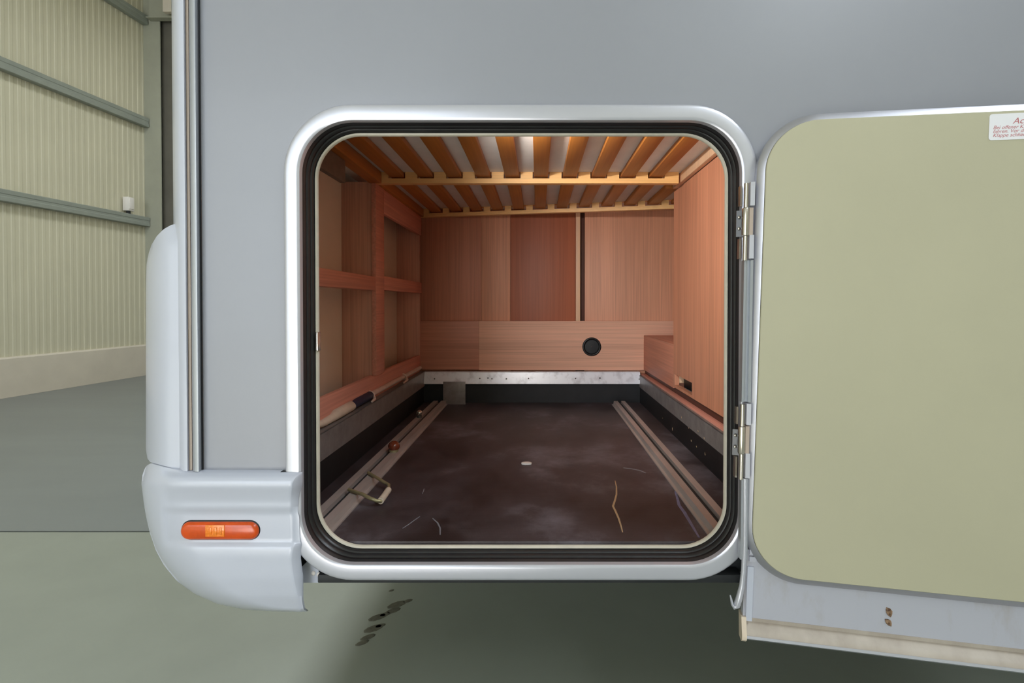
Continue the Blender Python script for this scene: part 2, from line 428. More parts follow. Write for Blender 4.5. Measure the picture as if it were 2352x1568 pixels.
# hatch frame, seal, inner trim
def sweep(prof, name, mat, parent, **k):
    return MB().loops([hatch_loop(d, Y0 + o) for d, o in prof]).build(name, mat, parent, 40, **k)
hf = sweep([(0, .004), (.0, -.001), (.0004, -.0060), (.0014, -.0088), (.0035, -.0102), (.0065, -.0107), (.0215, -.0110), (.0245, -.0106), (.0268, -.0090), (.0276, -.006), (.0277, 0.004)], 'hatch_frame', mt['frame'], mh)
sweep([(.0270, -.0055), (.0275, -.001), (.0290, .001), (.0300, .0045), (.0285, .0075), (.0287, .011), (.0305, .0125), (.0317, .016), (.0302, .0195), (.0305, .0225),
       (.0322, .0235), (.0336, .0265), (.0328, .0295), (.0340, .0325), (.0340, .038)], 'rubber_seal', mt['rubber'], hf, label='black ribbed rubber door seal')
sweep([(.0335, .0325), (.0345, .0305), (.0372, .0308), (.0385, .0325), (.0385, .036), (.033, .040), (.033, .034)], 'inner_trim', mt['trim'], hf, label='thin beige inner edge trim')
p0, p1 = P(729, 762, .858), P(734, 805, .858)
box('strike_plate', mt['steel'], hf, p0.x - .001, p1.x, .852, .864, p1.z, p0.z, .001, label='small bright latch strike plate')
# little bracket under the frame, behind the bumper corner
a, b_ = P(695, 1288, .85), P(739, 1329, .85)
br = MB()
poly = [(a.x, b_.z), (b_.x, b_.z), (b_.x, a.z + .0), (a.x + .014, a.z + .006), (a.x + .004, a.z - .004)]
br = br.prism(poly, .838, .8555, 'y').build('mounting_bracket', mt['white'], mh, 0)
for px, py in ((720, 1316), (732, 1319)):
    c = P(px, py, .838)
    MB().ball((c.x, .838, c.z), .0035, (1, .5, 1.2), 10).build('rivet', mt['chip'], br)

# corner profiles
def prof_z(name, mat, pts, z0, z1, **k):
    return MB().loops([[Vector((x, yy, z)) for x, yy in pts] for z in (z0, z1)], True, True).build(name, mat, mh, 40, **k)
def X(px, yy): return P(px, 700, yy).x
zc0 = P(450, 1081, .82).z
prof_z('corner_trim', mt['white'], [(X(401, .86), .90), (X(400, .85), .85), (X(405, .835), .835), (X(410, .825), .825), (X(418, .818), .818), (X(427, .818), .818), (X(431, .823), .823), (X(432, .9), .9)], zc0, 2.72)
prof_z('groove_insert', mt['groove'], [(X(430, .828), .828), (X(432, .823), .823), (X(438, .824), .824), (X(441, .83), .83), (X(441, .85), .85), (X(430, .85), .85)], zc0, 2.72, label='beige insert strip')
prof_z('corner_rail', mt['rail'], [(X(440, .86), .86), (X(439.5, .822), .822), (X(441.5, .818), .818), (X(445, .816), .816), (X(453, .816), .816), (X(457, .820), .820), (X(459, .826), .826), (X(464, .831), .831), (X(464, .86), .86)], zc0, 2.72, label='aluminium corner rail')
prof_z('joint_seal', mt['rubber'], [(X(458.6, .827), .827), (X(464.5, .827), .827), (X(464.5, .84), .84), (X(458.6, .84), .84)], zc0, 2.72, label='dark joint line')

# rear quarter moulding
tt = [(335, 660), (336, 612), (340, 586), (348, 562), (360, 542), (376, 526), (394, 516), (412, 513), (432, 513)]
tb = [(335, 1030), (338, 1052), (345, 1061), (370, 1068), (432, 1084)]
G = []
for i in range(23):
    u = i / 22; px = 335 + 97 * (u ** 1.35)
    y0, y1 = lerp_tab(tt, px), lerp_tab(tb, px)
    row = []
    for j in range(29):
        v = j / 28; py = y0 + (y1 - y0) * v
        dl = px - 335; dt = min(py - y0, 60); r1 = 55.0
        yy = .826 + .075 * (1 - math.sqrt(max(0, 1 - (1 - min(dl, r1) / r1) ** 2))) + .012 * (1 - sstep(0, 40, dt))
        row.append(P(px, py, yy))
    G.append(row)
MB().grid(G).rim(.02).build('quarter_moulding', mt['white'], mh, 60, label='white rounded rear quarter moulding')

# bumper corner
tt = [(325, 1112), (327, 1092), (332, 1076), (338, 1068), (346, 1064), (375, 1072), (430, 1083.5), (692, 1084)]
tb = [(325, 1112), (330, 1150), (336, 1185), (346, 1226), (360, 1264), (380, 1298), (410, 1334), (450, 1363), (500, 1386), (560, 1399), (620, 1403.5), (692, 1405)]
xr = [(1084, 688), (1089, 684.6), (1100, 675), (1112, 670), (1140, 668), (1170, 667.5), (1188, 673), (1250, 674.5), (1272, 670), (1290, 669), (1320, 673), (1365, 682), (1405, 693)]
lo_edge = sorted([(y_, x_) for x_, y_ in tb])
sty = [(1060, .020), (1084, .017), (1092, .007), (1104, .001), (1118, .000), (1132, .004), (1150, .008), (1168, .008), (1176, .0120), (1244, .0120), (1256, .006), (1275, .005), (1330, .006), (1370, .010), (1405, .020)]
def bump_y(px, py):
    rec = smooth_tab(sty, py, 5)
    flat = smooth_tab([(1060, .018), (1090, .006), (1120, .001), (1200, .003), (1330, .006), (1405, .020)], py, 10)
    k = sstep(366, 392, px)
    left = lerp_tab(lo_edge, py) if py > 1112 else 325 + max(0, (1112 - py) * .25)
    dl = max(0, px - left); R1 = 90.0
    rnd = .055 * (1 - math.sqrt(max(0, 1 - (1 - min(dl, R1) / R1) ** 2)))
    return .801 + flat * (1 - k) + rec * k + rnd
G = []
for i in range(61):
    u = (i / 60) ** 1.25; x0_ = 325 + 367 * u
    y0, y1 = lerp_tab(tt, x0_), lerp_tab(tb, x0_)
    row = []
    for j in range(73):
        py = y0 + (y1 - y0) * j / 72
        px = 325 + (lerp_tab(xr, py) - 325) * u
        row.append(P(px, py, bump_y(px, py)))
    G.append(row)
last = G[-1]
px_r = X(690.5, .8165)
G.append([Vector((p.x + .0008, p.y + .0008, p.z)) for p in last])
G.append([Vector((max(p.x + .0010, min(px_r, p.x + .009)), max(.8150, p.y + .0012), p.z)) for p in last])
G.append([Vector((q.x + .0006, q.y + .004, q.z)) for q in G[-1]])
MB().grid(G).rim(.02, -.425).build('bumper_corner', mt['white'], mh, 50, label='white curved rear bumper corner')
# side marker lamp
yl = .8125
a, b_ = P(417, 1197, yl), P(596, 1238, yl)
def pill(x0, x1, z0, z1, yy): return [Vector((x, yy, z)) for x, z in rrect(x0, x1, z0, z1, (z1 - z0) / 2 - 1e-5, 8)]
def pill_body(x0, x1, z0, z1, ya, yb, rim):
    L = []
    for k, (d, yy) in enumerate(((0, yb), (0, ya + rim), (rim * .3, ya + rim * .4), (rim, ya))):
        L.append(pill(x0 + d, x1 - d, z0 + d, z1 - d, yy))
    return MB().loops(L, True, True)
ml = pill_body(a.x - .0012, b_.x + .0015, b_.z - .0015, a.z + .0022, yl - .001, yl + .010, .002).build('side_marker_lamp', mt['plastic_black'], mh, 40, label='amber side marker lamp')
pill_body(a.x, b_.x, b_.z, a.z, yl - .006, yl + .003, .005).build('lens', mt['amber'], ml, 40)
c0, c1 = P(472, 1205, yl - .006), P(516, 1232, yl - .006)
mb = MB().box(c0.x, c1.x, yl - .0072, yl - .005, c1.z, c0.z, .0008)
for px, w_ in ((484, .003), (495, .005), (507, .004)):
    q = P(px, 1219, yl - .007); mb.box(q.x - w_ / 2, q.x + w_ / 2, yl - .0082, yl - .007, q.z - .006, q.z + .006, .0006)
mb.build('reflector', mt['amber_light'], ml, 40, label='bright moulded middle of the lens')

# ------------------------------------------------------------------ opened hatch door
TH = math.radians(9.95)
dx_, dy_ = math.cos(TH), -math.sin(TH)
D0 = Vector((P(1750, 700, .795).x, .795, 0))
nx, ny = -math.sin(TH), -math.cos(TH)                        # towards the viewer
def dpt(u, z, off=0.0):                                      # door sheet coordinates: u along, z height, off out of the face
    zz = z - .0147 * (u - .157)
    uu = u + .030 * (z - .775)
    return Vector((D0.x + dx_ * uu + nx * off, D0.y + dy_ * uu + ny * off, zz))
def dpick(px, py, off=0.0):
    d = ray(px, py); o = Vector((0, 0, CH)); n = Vector((nx, ny, 0)); q = D0 + n * off
    t = (q - o).dot(n) / d.dot(n); p = o + d * t
    uu = (p - q).dot(Vector((dx_, dy_, 0))); u = uu
    for _ in range(4):
        z = p.z + .0147 * (u - .157); u = uu - .030 * (z - .775)
    return u, z
ul, _ = dpick(1745, 780); _, zt = dpick(2000, 268); _, zb = dpick(2000, 1348)
UR = .80
def dloop(d, off, r=.078): return [dpt(u, z, off) for u, z in rrect(ul - d, UR + d, zb - d, zt + d, r + d)]
dr = MB().loops([dloop(.0005, -.003), dloop(.002, -.0035), dloop(.0095, -.007), dloop(.0115, -.009), dloop(.0115, -.020), dloop(.006, -.024)], True) \
    .build('hatch_door', mt['gasket'], mh, 40, label='opened garage hatch door')
MB().loops([dloop(-.0015, -.006), dloop(0, -.004), dloop(0, -.0012), dloop(-.0012, 0)], True, True).build('door_liner', mt['liner'], dr, 40, label='pale yellow green inner liner')
# white skirt below the liner and its bottom rail
us, _ = dpick(1708, 1380, -.010)
zs = zb - .078
z_top = zb + .035
def sk(u, z, off): return dpt(u, z, off)
mb = MB()
N = 24
def extr(prof, u0, u1, n=2):
    return [[sk(u0 + (u1 - u0) * i / (n - 1), z, o) for z, o in prof] for i in range(n)]
mb.loops(extr([(z_top, -.012), (zs, -.012), (zs, -.028), (z_top, -.028)], us, UR + .02), True, True)
mb.build('door_skirt', mt['skirt'], dr, 30, label='white lower skirt with dirt splashes')
mb = MB().loops(extr([(zs + .002, -.011), (zs - .004, -.012), (zs - .006, -.0155), (zs - .009, -.0135), (zs - .014, -.006), (zs - .020, -.002), (zs - .025, -.001), (zs - .028, -.004), (zs - .029, -.012), (zs - .027, -.028), (zs + .002, -.028)], us + .004, UR + .02), True, True)
mb.build('bottom_rail', mt['dirt'], dr, 50, label='beige rolled rail along the lower edge')
mb = MB().loops(extr([(zs - .0215, -.0008), (zs - .0255, .0002), (zs - .0295, -.004), (zs - .031, -.012), (zs - .028, -.012)], us + .004, UR + .02), True, True)
mb.build('rail_lip', mt['frame'], dr, 50, label='white lower lip of the rail')
mb = MB().loops(extr([(zs + .004, -.008), (zs - .012, -.003), (zs - .022, .0015), (zs - .028, .001), (zs - .033, -.004), (zs - .033, -.02), (zs + .004, -.028)], us - .003, us + .0045), True, True)
mb.build('end_cap', mt['cable'], dr, 40, label='beige plastic end cap')
u0, z0 = dpick(1711, 1424, -.010); u1, z1 = dpick(1724, 1301, -.010)
mb = MB().loops(extr([(z0, -.012), (z0, -.009), (z1, -.009), (z1, -.012)], u0 + .001, u0 + .0105), True, True)
mb.build('edge_strip', mt['white'], dr, 30)
for py in (1272, 1288):
    _, z = dpick(1722, py, -.010)
    MB().loops(extr([(z, -.0125), (z, -.008), (z + .008, -.008), (z + .008, -.0125)], u0 + .003, u0 + .014), True, True).build('clip', mt['skirt'], dr, 30)
# white weather strip hanging from the hinge edge, curled at its end
pth = [(1711, 1098), (1711, 1180), (1710, 1260), (1707.5, 1310), (1704, 1345), (1698, 1372), (1692, 1390), (1686, 1394), (1682, 1388), (1679, 1374), (1677, 1366)]
MB().tube([P(x, y_, .802) for x, y_ in pth], [.0036, .0036, .0036, .0037, .0042, .0052, .0055, .0036, .0022, .0016, .0010], 10).build('weather_strip', mt['frame'], dr, 60, label='white edge strip with curled lower end')
# channel between the hinges
def chan(y0, y1, xa, xb, lean):
    p, q = P(xa, y0, .806), P(xa - lean, y1, .806); w_ = (xb - xa) * .806 / F
    L = []
    for c in (p, q):
        pr = [(0, 0), (0, -.004), (.0035, -.004), (.0042, 0), (w_ - .0052, 0), (w_ - .0045, -.005), (w_, -.005), (w_, .006), (0, .006)]
        L.append([Vector((c.x + a_, c.y + b2, c.z)) for a_, b2 in pr])
    return MB().loops(L, True, True).build('hinge_channel', mt['rail'], mh, 20)
chan(598, 922, 1707, 1727.5, 6)
chan(1098, 1282, 1700.5, 1716, 2)
# hinges
def hinge(seg, lean, xm, name='hinge'):
    yA, yB, yC, yD = seg                                     # upper barrel, middle knuckle, lower barrel
    def at(px, py, yy=.802): return P(px - lean * (py - yA) / 100, py, yy)
    o = MB().tube([at(xm, yB + 1), at(xm, yB + 4), at(xm, yC - 4), at(xm, yC - 1)], [.0048, .0056, .0056, .0048], 14).build(name, mt['steel'], mh, 50, label='steel hatch door hinge')
    for ya, yb in ((yA, yB), (yC, yD)):
        MB().tube([at(xm + .5, ya), at(xm + .5, yb)], .0036, 12).build('knuckle', mt['steel'], o, 50)
        p, q = at(xm + 8, ya - 2), at(xm + 17, yb - 2)
        MB().loops([[Vector((c.x, c.y - .004, c.z)), Vector((c.x + .0066, c.y - .0055, c.z)), Vector((c.x + .0066, c.y + .008, c.z)), Vector((c.x, c.y + .008, c.z))] for c in (at(xm + 8, ya - 2), at(xm + 8, yb - 4))], True, True).build('door_leaf', mt['frame'], o, 20)
        MB().loops([[Vector((c.x, c.y, c.z)), Vector((c.x + .003, c.y, c.z)), Vector((c.x + .003, c.y + .008, c.z)), Vector((c.x, c.y + .008, c.z))] for c in (at(xm - 13, ya + 6, .812), at(xm - 13, yb - 4, .812))], True, True).build('frame_leaf', mt['steel'], o, 20)
    MB().loops([[Vector((c.x, c.y - .002, c.z)), Vector((c.x + .006, c.y - .002, c.z)), Vector((c.x + .006, c.y + .009, c.z)), Vector((c.x, c.y + .009, c.z))] for c in (at(xm + 8, yB), at(xm + 8, yC))], True, True).build('door_leaf', mt['groove'], o, 20)
    MB().loops([[c, c + Vector((.0125, -.005, 0)), c + Vector((.0125, -.002, 0)), c + Vector((0, .004, 0))] for c in (at(xm - 21, yB + 7, .816), at(xm - 21, yC + 2, .816))], True, True).build('frame_leaf', mt['steel_dark'], o, 20, label='dark leaf screwed to the frame')
    for py in (yB + 22, yB + 48):
        c = at(xm - 14, py, .812)
        MB().ball(c, .0026, (1, .5, 1), 10).build('screw', mt['screw'], o, 60)
    return o
hinge((421, 477, 542, 598), 2.2, 1714)
hinge((928, 978, 1042, 1100), 2.2, 1705)
# warning sticker with red print
u0, z0 = dpick(2271, 322, .001); _, z1 = dpick(2272, 262, .001)
u1 = u0 + .105
st = MB().loops([[dpt(u, z, o_) for u, z in rrect(u0, u1, z0, z1, .004, 5)] for o_ in (-.0002, .0006)], True, True).build('warning_sticker', mt['sticker'], mh, 0, label='white sticker with small red print')
def text(body, u, z, size, parent, shear=.28):
    cu = bpy.data.curves.new('printed_text', 'FONT'); cu.body = body; cu.size = size; cu.shear = shear; cu.extrude = .00008
    cu.materials.append(mt['red'])
    t_ = bpy.data.objects.new('tmp_text', cu); C.objects.link(t_)
    dg = bpy.context.evaluated_depsgraph_get(); me = bpy.data.meshes.new_from_object(t_.evaluated_get(dg))
    bpy.data.objects.remove(t_)
    bm = bmesh.new(); bm.from_mesh(me)
    for v in bm.verts: v.co = dpt(u + v.co.x, z + v.co.y, .0007 + v.co.z)
    mb_ = MB(); mb_._merge(bm); bpy.data.meshes.remove(me)
    return mb_.build('printed_text', mt['red'], parent, 0)
hz = z1 - z0
text('Achtung', u0 + .030, z1 - hz * .40, .0125, st)
for k, s_ in enumerate(('Bei offener Klappe nicht', 'fahren. Vor der Fahrt', 'Klappe schliessen.')):
    text(s_, u0 + .005, z1 - hz * (.58 + .15 * k), .0072, st)

# ------------------------------------------------------------------ garage interior (parts of the motorhome)
XE, XW = -.485, -.589
YB = 2.125
box('cream_wall', mt['cream'], mh, -.600, XW, .875, 2.14, .43, 1.30, .001, label='cream inner rear wall')
box('divider_board', mt['wood_v2'], mh, XW, XE - .0105, 1.505, 1.52, .57, 1.2150)
box('divider_board', mt['wood_v2'], mh, XW, XE - .0085, 2.092, 2.107, .57, 1.2100)
sm = box('stile', mt['wood_y'], mh, XE - .012, XE + .0015, 1.500, 1.58, .634, 1.2100)
box('shelf_rail', mt['wood_y'], mh, XE - .03, XE + .0005, .90, 1.4995, .889, .930)
box('shelf_rail', mt['wood_y'], mh, XE - .03, XE + .0005, 1.5805, 2.0915, .893, .937)
box('base_plank', mt['wood_y'], mh, XE - .022, XE - .008, .90, 2.0915, .566, .634)
box('header_board', mt['wood_y'], mh, XE - .014, XE, 1.5805, 2.0915, 1.134, 1.2100)
box('header_board', mt['grey'], mh, XE - .014, XE, .90, 1.268, 1.154, 1.2100, label='grey covered header')
# back wall; jamb shade is put into the reddish left and middle colours
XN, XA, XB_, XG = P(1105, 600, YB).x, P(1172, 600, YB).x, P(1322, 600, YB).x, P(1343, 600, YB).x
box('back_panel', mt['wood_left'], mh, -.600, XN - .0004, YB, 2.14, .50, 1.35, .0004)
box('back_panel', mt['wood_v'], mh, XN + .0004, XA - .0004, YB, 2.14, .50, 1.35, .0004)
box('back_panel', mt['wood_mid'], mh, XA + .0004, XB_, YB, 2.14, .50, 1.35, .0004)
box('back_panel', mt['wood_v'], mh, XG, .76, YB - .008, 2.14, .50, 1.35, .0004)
box('batten_shadow_strip', mt['shade_strip'], mh, XB_, XG, YB + .012, 2.1405, .50, 1.35, .0004, label='dark strip for the shadow beside the batten')  # the batten's cast shadow, put into the colour of a recessed strip
zlb = P(1200, 737, 2.105).z
box('batten', mt['edge'], mh, XB_, P(1333, 600, 2.1).x, 2.103, YB + .012, zlb, 1.30, label='pale edged upright batten')
XS = P(1100, 800, 2.1).x
gb = P(1359, 796, 2.105); gx, gz = gb.x, gb.z
# lower board with a real round cut-out, built as a plate of quads around the hole
def plate_with_hole(x0, x1, z0, z1, cx, cz, r, ya, yb, n=40):
    mb_ = MB(); ang = [2 * math.pi * k / n for k in range(n)]
    def out(a_):
        c, s_ = math.cos(a_), math.sin(a_); ts = []
        if c > 1e-9: ts.append((x1 - cx) / c)
        if c < -1e-9: ts.append((x0 - cx) / c)
        if s_ > 1e-9: ts.append((z1 - cz) / s_)
        if s_ < -1e-9: ts.append((z0 - cz) / s_)
        t = min(ts); return cx + c * t, cz + s_ * t
    O = [out(a_) for a_ in ang]
    for qx, qz in ((x0, z0), (x0, z1), (x1, z0), (x1, z1)):
        k = min(range(n), key=lambda i: (O[i][0] - qx) ** 2 + (O[i][1] - qz) ** 2); O[k] = (qx, qz)
    I = [(cx + r * math.cos(a_), cz + r * math.sin(a_)) for a_ in ang]
    L = [[Vector((x, yy, z)) for x, z in q] for q, yy in ((O, yb), (O, ya), (I, ya), (I, yb))]
    return mb_.loops(L)
box('lower_board', mt['wood_h2'], mh, XE - .02, XS - .0004, 2.105, YB, .572, zlb)  # reddish left part, its colour includes the jamb shade
lb = plate_with_hole(XS, .76, .570, zlb, gx, gz, .036, 2.105, YB).build('lower_board', mt['wood_h'], mh, 20)
mb = MB()
def ring(r, yy): return [Vector((gx + r * math.cos(2 * math.pi * k / 36), yy, gz + r * math.sin(2 * math.pi * k / 36))) for k in range(36)]
mb.loops([ring(.0395, 2.104), ring(.039, 2.101), ring(.036, 2.099), ring(.032, 2.100), ring(.030, 2.104), ring(.030, 2.114)])
mb.build('grommet', mt['plastic_black'], lb, 50, label='black round grommet')
MB().loops([ring(.0302, 2.113), ring(.018, 2.1115), ring(.001, 2.111)]).build('grommet_cap', mt['under'], lb, 50)
# right wall panel with its slot
XP = .446
mb = MB()
y0, y1, z0, z1 = .90, 1.644, .577, 1.215
sy0, sy1, sz0, sz1 = 1.445, 1.628, .585, .621
mb.box(XP, XP + .015, y0, sy0, z0, z1); mb.box(XP, XP + .015, sy1, y1, z0, z1); mb.box(XP, XP + .015, sy0, sy1, z0, sz0); mb.box(XP, XP + .015, sy0, sy1, sz1, z1)
mb.build('right_panel', mt['wood_right'], mh, 0)
box('slot_batten', mt['edge'], mh, XP + .0155, XP + .07, 1.6285, 1.642, .591, .70)
box('side_box', mt['wood_side'], mh, XP, .76, 1.6445, 2.1045, .572, .7165)
box('side_wall', mt['wood_v'], mh, .76, .775, .875, 2.14, .43, 1.35)
# added fill lamp, out of view above the hatch: a spot with a small housing
lampo = MB().tube([(-.12, .872, 1.194), (-.12, .890, 1.194)], .030, 20).build('added_fill_lamp', mt['shell'], mh, 40, label='small round added fill lamp, unseen above the hatch')
MB().tube([(-.12, .890, 1.194), (-.115, .902, 1.193)], [.022, .025], 20).build('fill_lamp_head', mt['plastic_black'], lampo, 40)
ll = bpy.data.lights.new('added_fill_spot', 'SPOT'); ll.energy = 15.5; ll.color = (1.0, .95, .90); ll.spot_size = math.radians(120); ll.spot_blend = 1.0; ll.shadow_soft_size = .02
lo_ = bpy.data.objects.new('added_fill_spot', ll); C.objects.link(lo_); lo_.location = (-.11, .925, 1.186)
lo_.rotation_euler = Vector((.62, .72, -.32)).to_track_quat('-Z', 'Y').to_euler()
# cargo tray
TL, TR, TB = -.475, .427, 2.088
tf = box('cargo_floor', mt['tray'], mh, TL, TR, .8665, TB, .415, .4365, 0, label='dark worn tray floor')
box('tray_wall', mt['black'], mh, TL - .012, TL, .868, TB + .01, .420, .560, 0)
tw = box('tray_wall', mt['black'], mh, TR, TR + .012, .868, TB + .01, .420, .548, 0)
mb = MB()                                                    # pale flecks of dust and splinters stuck to the right tray wall and lip
for px, py, l_ in ((1545, 985, 9), (1522, 960, 4), (1512, 975, 5), (1543, 1010, 10), (1588, 1012, 5), (1600, 1025, 4), (1620, 1042, 6), (1644, 1096, 6), (1650, 1132, 6), (1528, 1002, 4), (1523, 925, 9), (1566, 958, 6), (1618, 1006, 5), (1604, 990, 4), (1582, 982, 4), (1636, 1022, 4)):
    c = PXP(px, py, TR - .0035 if py < 1008 and l_ in (9, 6, 5, 4) and (py - 880) < .97 * (px - 1480) else TR - .0003)
    k = l_ * .00055
    mb.loops([[c + Vector((0, -.0012, -k)), c + Vector((0, .0012, -k * .8)), c + Vector((-.0006, .002, k)), c + Vector((-.0006, .0005, k * .9))], [c + Vector((-.0008, -.0006, -k * .8)), c + Vector((-.0008, .0008, -k * .6)), c + Vector((-.0012, .0014, k * .8)), c + Vector((-.0012, .0006, k * .7))]], True, True)
mb.build('dust_fleck', mt['scratch'], tw, 0, kind='stuff')
box('tray_wall', mt['black'], mh, TL, TR, TB, TB + .012, .420, .560, 0)
lp = MB().box(TL, TL + .003, .87, TB, .506, .567, .0008).box(XE - .022, TL + .003, .87, TB, .5645, .567, .0005).build('tray_lip', mt['alu_side'], mh, 20)
MB().box(TR - .003, TR, .87, TB, .502, .552, .0008).box(TR - .003, TR + .006, .87, TB, .5495, .552, .0005).build('tray_lip', mt['alu_side'], mh, 20)
lb2 = MB().prism([(TB - .016, .517), (TB - .013, .5155), (TB + .001, .564), (TB - .002, .5655)], TL, TR, 'x').box(TL, TR, TB - .004, 2.1045, .563, .5655, .0005).build('tray_lip', mt['alu'], mh, 20, label='bright aluminium rear lip')
for px, py in ((1102, 869), (1121, 868), (1130, 870), (998, 870), (1163, 870), (1214, 869), (1322, 869), (1378, 868), (1468, 871)):
    c = P(px, py, TB - .010)
    MB().ball((c.x, TB - .0095, c.z), .0035, (1, .5, 1), 8).build('screw', mt['steel_dark'], lb2, 60)
box('base_ledge', mt['wood_y'], mh, TR + .0065, XP + .014, .90, 2.1045, .545, .5565)
box('recess_shade_strip', mt['shade_strip'], mh, XP + .006, XP + .014, .90, 2.1045, .5567, .5765, .0004)  # shadowed recess below the panel, its darkness put into the colour
box('slot_shade_sheet', mt['black'], mh, XP + .030, XP + .034, 1.40, 1.628, .578, .66, .0004)  # black sheet added for the unlit cavity behind the slot
a, b_ = P(1018, 884, 2.05), P(1069, 915, 2.05)
box('rail_plate', mt['alu_side'], mh, a.x, b_.x, 2.048, 2.051, .4367, .53, .0005)
# lashing rails
def track(x0, x1, ya, yb, zf=.4367):
    w_ = x1 - x0; m_ = (x0 + x1) / 2; h = .016
    sec = [(x0 - .004, zf), (x0 - .004, zf + .003), (x0 + .002, zf + .004), (x0 + .004, zf + h), (m_ - .007, zf + h), (m_ - .007, zf + .003),
           (m_ + .007, zf + .003), (m_ + .007, zf + h), (x1 - .004, zf + h), (x1 - .002, zf + .004), (x1 + .004, zf + .003), (x1 + .004, zf)]
    o = MB().prism(sec, ya, yb, 'y').build('lashing_rail', mt['track'], mh, 20)
    MB().box(m_ - .0066, m_ + .0066, ya, yb - .02, zf + .0031, zf + .007).build('slot_shade_strip', mt['under'], o, 0, label='dark strip added to shade the rail slot')  # slot shade put in as a dark insert
    return o
track(-.430, -.373, .87, 2.047)
track(.307, .360, .87, 2.04)
# worn marks on the tray floor: flat flakes of bare wood and scuff
def ribbon(pix, w_, name, mat, parent, z=.4367, kind=None):
    mb_ = MB(); pts = [FL(x, y_, z) for x, y_ in pix]; L = []
    for i, p in enumerate(pts):
        t = (pts[min(i + 1, len(pts) - 1)] - pts[max(i - 1, 0)]).normalized(); s_ = Vector((-t.y, t.x, 0))
        k = w_ * (.35 + .65 * math.sin(math.pi * (i + .6) / (len(pts) + .2)))
        L.append([p + s_ * k, p + s_ * k * .6 + Vector((0, 0, .0006)), p - s_ * k * .6 + Vector((0, 0, .0006)), p - s_ * k])
    return mb_.loops(L, True, True).build(name, mat, parent, 0, kind=kind)
ribbon([(1413, 1104), (1416, 1118), (1416, 1135), (1412, 1150), (1408, 1162), (1414, 1174), (1421, 1190), (1426, 1206), (1430, 1222)], .0022, 'scratch', mt['scratch'], tf)
ribbon([(925, 1213), (940, 1203), (955, 1192), (964, 1186)], .0012, 'scratch', mt['scuff'], tf)
ribbon([(994, 1190), (1005, 1200), (1011, 1212), (1011, 1228)], .0016, 'scratch', mt['scuff'], tf)
ribbon([(970, 1134), (973, 1126), (974, 1122)], .0012, 'scratch', mt['scuff'], tf)
ribbon([(1432, 1074), (1450, 1076), (1470, 1080), (1484, 1086)], .0030, 'scratch', mt['scuff'], tf)
ribbon([(1551, 1128), (1556, 1144), (1560, 1160), (1572, 1176), (1580, 1190), (1592, 1210), (1606, 1234)], .0035, 'adhesive_residue', mt['tape'], tf)

# ================================================================== slatted bed base
SZ = 1.230
bed = thing('slatted_bed_base', 'orange birch slatted bed base forming the roof of the garage', 'bed base', (0, 1.5, 1.2105))
def bar(y_l, y_r, x0, x1, slats, ws):                        # cross bar with real slots
    mb_ = MB(); zb_, zt_ = 1.2110, 1.2445; th = .024
    def yy(x): return y_l + (y_r - y_l) * (x - x0) / (x1 - x0)
    def blk(xa, xb, za, zz):
        mb_.loops([[Vector((x, yy(x), za)), Vector((x, yy(x) + th, za)), Vector((x, yy(x) + th, zz)), Vector((x, yy(x), zz))] for x in (xa, xb)], True, True)
    blk(x0, x1, zb_, SZ - .0045); blk(x0, x1, SZ + .0155, zt_)
    e = [x0] + sum([[x - ws / 2, x + ws / 2] for x in slats], []) + [x1]
    for a_, b2 in zip(e[::2], e[1::2]):
        if b2 - a_ > .001: blk(a_, b2, SZ - .0045, SZ + .0155)
    return mb_.build('cross_bar', mt['birch'], bed, 0)
sx = [-.4230 + .0866 * k for k in range(12)]
Y1 = 1.507
bar(Y1, Y1, -.500, .4235, sx[:10], .0505)
bar(2.098, 1.893, -.500, .60, sx, .060)
for k, x in enumerate(sx):
    if k < 10:
        MB().box(x - .021, x + .021, .90, Y1 + .010, SZ, SZ + .0145, .002).build('slat', mt['birch_y'], bed, 30)
    yb = 2.098 - .205 * (x + .5) / 1.1
    ya = Y1 + .014 if k < 10 else 1.66
    MB().box(x - .021, x + .021, ya, yb + .012, SZ, SZ + .0145, .002).build('slat', mt['birch_y'], bed, 30)
box('side_rail', mt['birch_y'], bed, -.505, -.468, .90, Y1 - .0005, 1.2105, 1.2445, .002)
box('side_rail', mt['birch_y'], bed, -.505, -.475, Y1 + .0245, 2.090, 1.2105, 1.2445, .002)
box('side_rail', mt['edge'], bed, .430, .4445, .90, 1.60, 1.2155, 1.2445, .002)
ma = MB().box(-.585, .75, .89, 2.11, 1.2448, 1.36, .004).build('mattress', mt['mattress'], None, 40)
props(ma, 'off white mattress lying on the orange slats above the garage', 'mattress')

# ================================================================== loose things in the garage
# winding crank lying on the left ledge
cr = thing('winding_crank', 'long brown grey crank rod with cream handle on the left tray ledge', 'crank', (-.492, 1.5, .5672))
rz = .5672
rx = -.4905
def pf(px): return rx * F / (px - PX)                        # depth at which the ledge line shows at this column
ya, yb = pf(738), pf(809)
MB().tube([(rx, ya - .03, rz + .013), (rx, ya, rz + .010), (rx, ya + .05, rz + .0105), (rx, ya + .07, rz + .0135), (rx, yb - .015, rz + .014), (rx, yb, rz + .0105)],
          [.007, .0085, .0098, .0132, .0135, .0095], 14).build('handle', mt['cable'], cr, 60, label='cream oblong handle')
MB().tube([(rx, yb - .002, rz + .013), (rx, yb + .02, rz + .0145), (rx, pf(848), rz + .0145), (rx, pf(853), rz + .012)], [.011, .0125, .0125, .008], 14).build('grip', mt['blue'], cr, 60, label='dark blue rubber grip')
MB().tube([(rx, pf(850), rz + .0155), (rx, pf(964), rz + .0155)], .0085, 12).build('rod', mt['tube'], cr, 60)
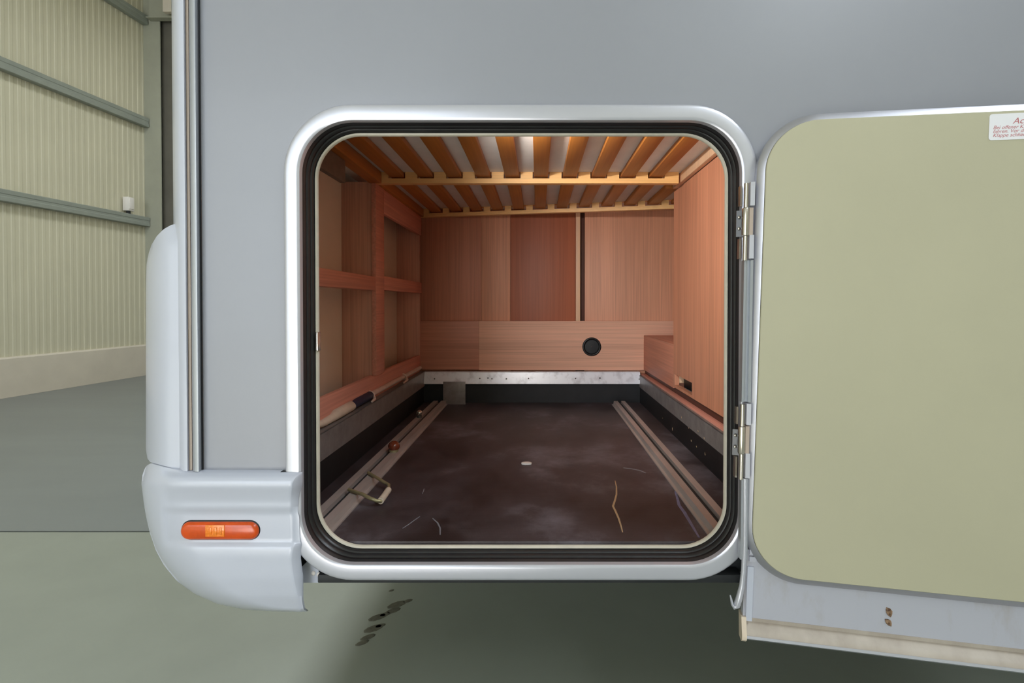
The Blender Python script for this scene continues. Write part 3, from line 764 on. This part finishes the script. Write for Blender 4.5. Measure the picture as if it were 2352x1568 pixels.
def tie(px, name, tail):
    y_ = pf(px); mb_ = MB()
    mb_.tube([(rx + .0115 * math.cos(t), y_, rz + .0155 + .0095 * math.sin(t)) for t in [i * math.pi / 6 for i in range(13)]], .0040, 8)
    mb_.tube([(rx + .010, y_, rz + .014), (rx + .016, y_ - .008, rz + .005), (rx + .0175, y_ - tail, rz + .003)], [.0042, .0048, .0030], 8)
    mb_.build(name, mt['string'], cr, 60, label='pale string tie')
tie(849, 'tie', .035); tie(926, 'tie', .06)
# fittings on the left rail
zr = .4529
lk = thing('lashing_bow', 'bent wire lashing bow with pale sleeve hooked into the left floor rail', 'bracket', tuple(FL(845, 1130, zr)))
A = [FL(801, 1124, zr + .004), FL(833, 1135, zr + .004), FL(850, 1144, zr + .002), FL(866, 1150, zr - .004), FL(874, 1151, zr - .005)]
B = [FL(893, 1122, zr - .005), FL(893, 1113, zr - .004), FL(884, 1108, zr - .002), FL(866, 1097, zr + .004), FL(846, 1085, zr + .004)]
MB().tube(A + B, .0036, 10).build('wire_bow', mt['zinc'], lk, 60)
MB().tube([FL(874, 1150, zr - .0045), FL(880, 1142, zr - .0045), FL(892, 1125, zr - .0045)], .0068, 12).build('sleeve', mt['cable'], lk, 60, label='pale sleeve')
kx = -.400
yk = FL(905, 1036, zr).y
kn = thing('rail_stop_knob', 'round amber brown knob on the left floor rail', 'knob', (kx, yk, zr))
MB().ball((FL(905, 1036, zr).x, yk, zr + .0140), .0155, (1, 1, .9), 20).build('knob_head', mt['brown_glass'], kn, 60)
MB().tube([(FL(905, 1036, zr).x, yk, zr), (FL(905, 1036, zr).x, yk, zr + .006)], .012, 14).build('collar', mt['zinc'], kn, 40)
c = FL(963, 958, zr)
sf = thing('rail_end_stud', 'small shiny stud at the far end of the left floor rail', 'stud', (c.x, c.y, zr))
MB().tube([(c.x, c.y, zr), (c.x, c.y, zr + .008)], .009, 12).build('base', mt['steel_dark'], sf, 40)
MB().ball((c.x, c.y, zr + .016), .0105, (1, 1, 1), 14).build('ball_head', mt['screw'], sf, 60)
c = FL(1210, 1065, .4367)
ch = MB()
pts = [Vector((c.x + (.013 + .003 * random.random()) * math.cos(t), c.y + .008 * math.sin(t), .4368)) for t in [i * 6.283 / 10 for i in range(10)]]
ch.loops([pts, [p * 1.0 + Vector((0, 0, .003)) for p in pts], [Vector((c.x + (p.x - c.x) * .6, c.y + (p.y - c.y) * .6, .4413)) for p in pts]], True, True)
ch = ch.build('paint_chip', mt['chip'], None, 40); props(ch, 'small white chip lying on the middle of the dark tray floor', 'chip')
# two dry leaf flakes stuck on the door skirt
def flake(px, py, du, dz, ang, label):
    u, z = dpick(px, py, -.010); mb_ = MB(); L = []
    ca, sa = math.cos(ang), math.sin(ang)
    out = [(-1, 0), (-.6, .45), (0, .62), (.55, .4), (1, 0), (.5, -.28), (0, -.36), (-.55, -.25)]
    for o_, sc in ((-.0119, 1.0), (-.0112, 1.0), (-.0098, .55)):
        L.append([dpt(u + (a_ * ca * du - b2 * sa * dz) * sc, z + (a_ * sa * du + b2 * ca * dz) * sc, o_) for a_, b2 in out])
    o = mb_.loops(L, True, True).build('leaf_flake', mt['leaf'], None, 40)
    return props(o, label, 'leaf', 'dry leaf flakes on the door skirt')
flake(2042, 1407, .0082, .0095, -1.15, 'upper brown leaf flake stuck on the white door skirt')
flake(2041, 1431, .0072, .0085, -.85, 'lower brown leaf flake stuck on the white door skirt')
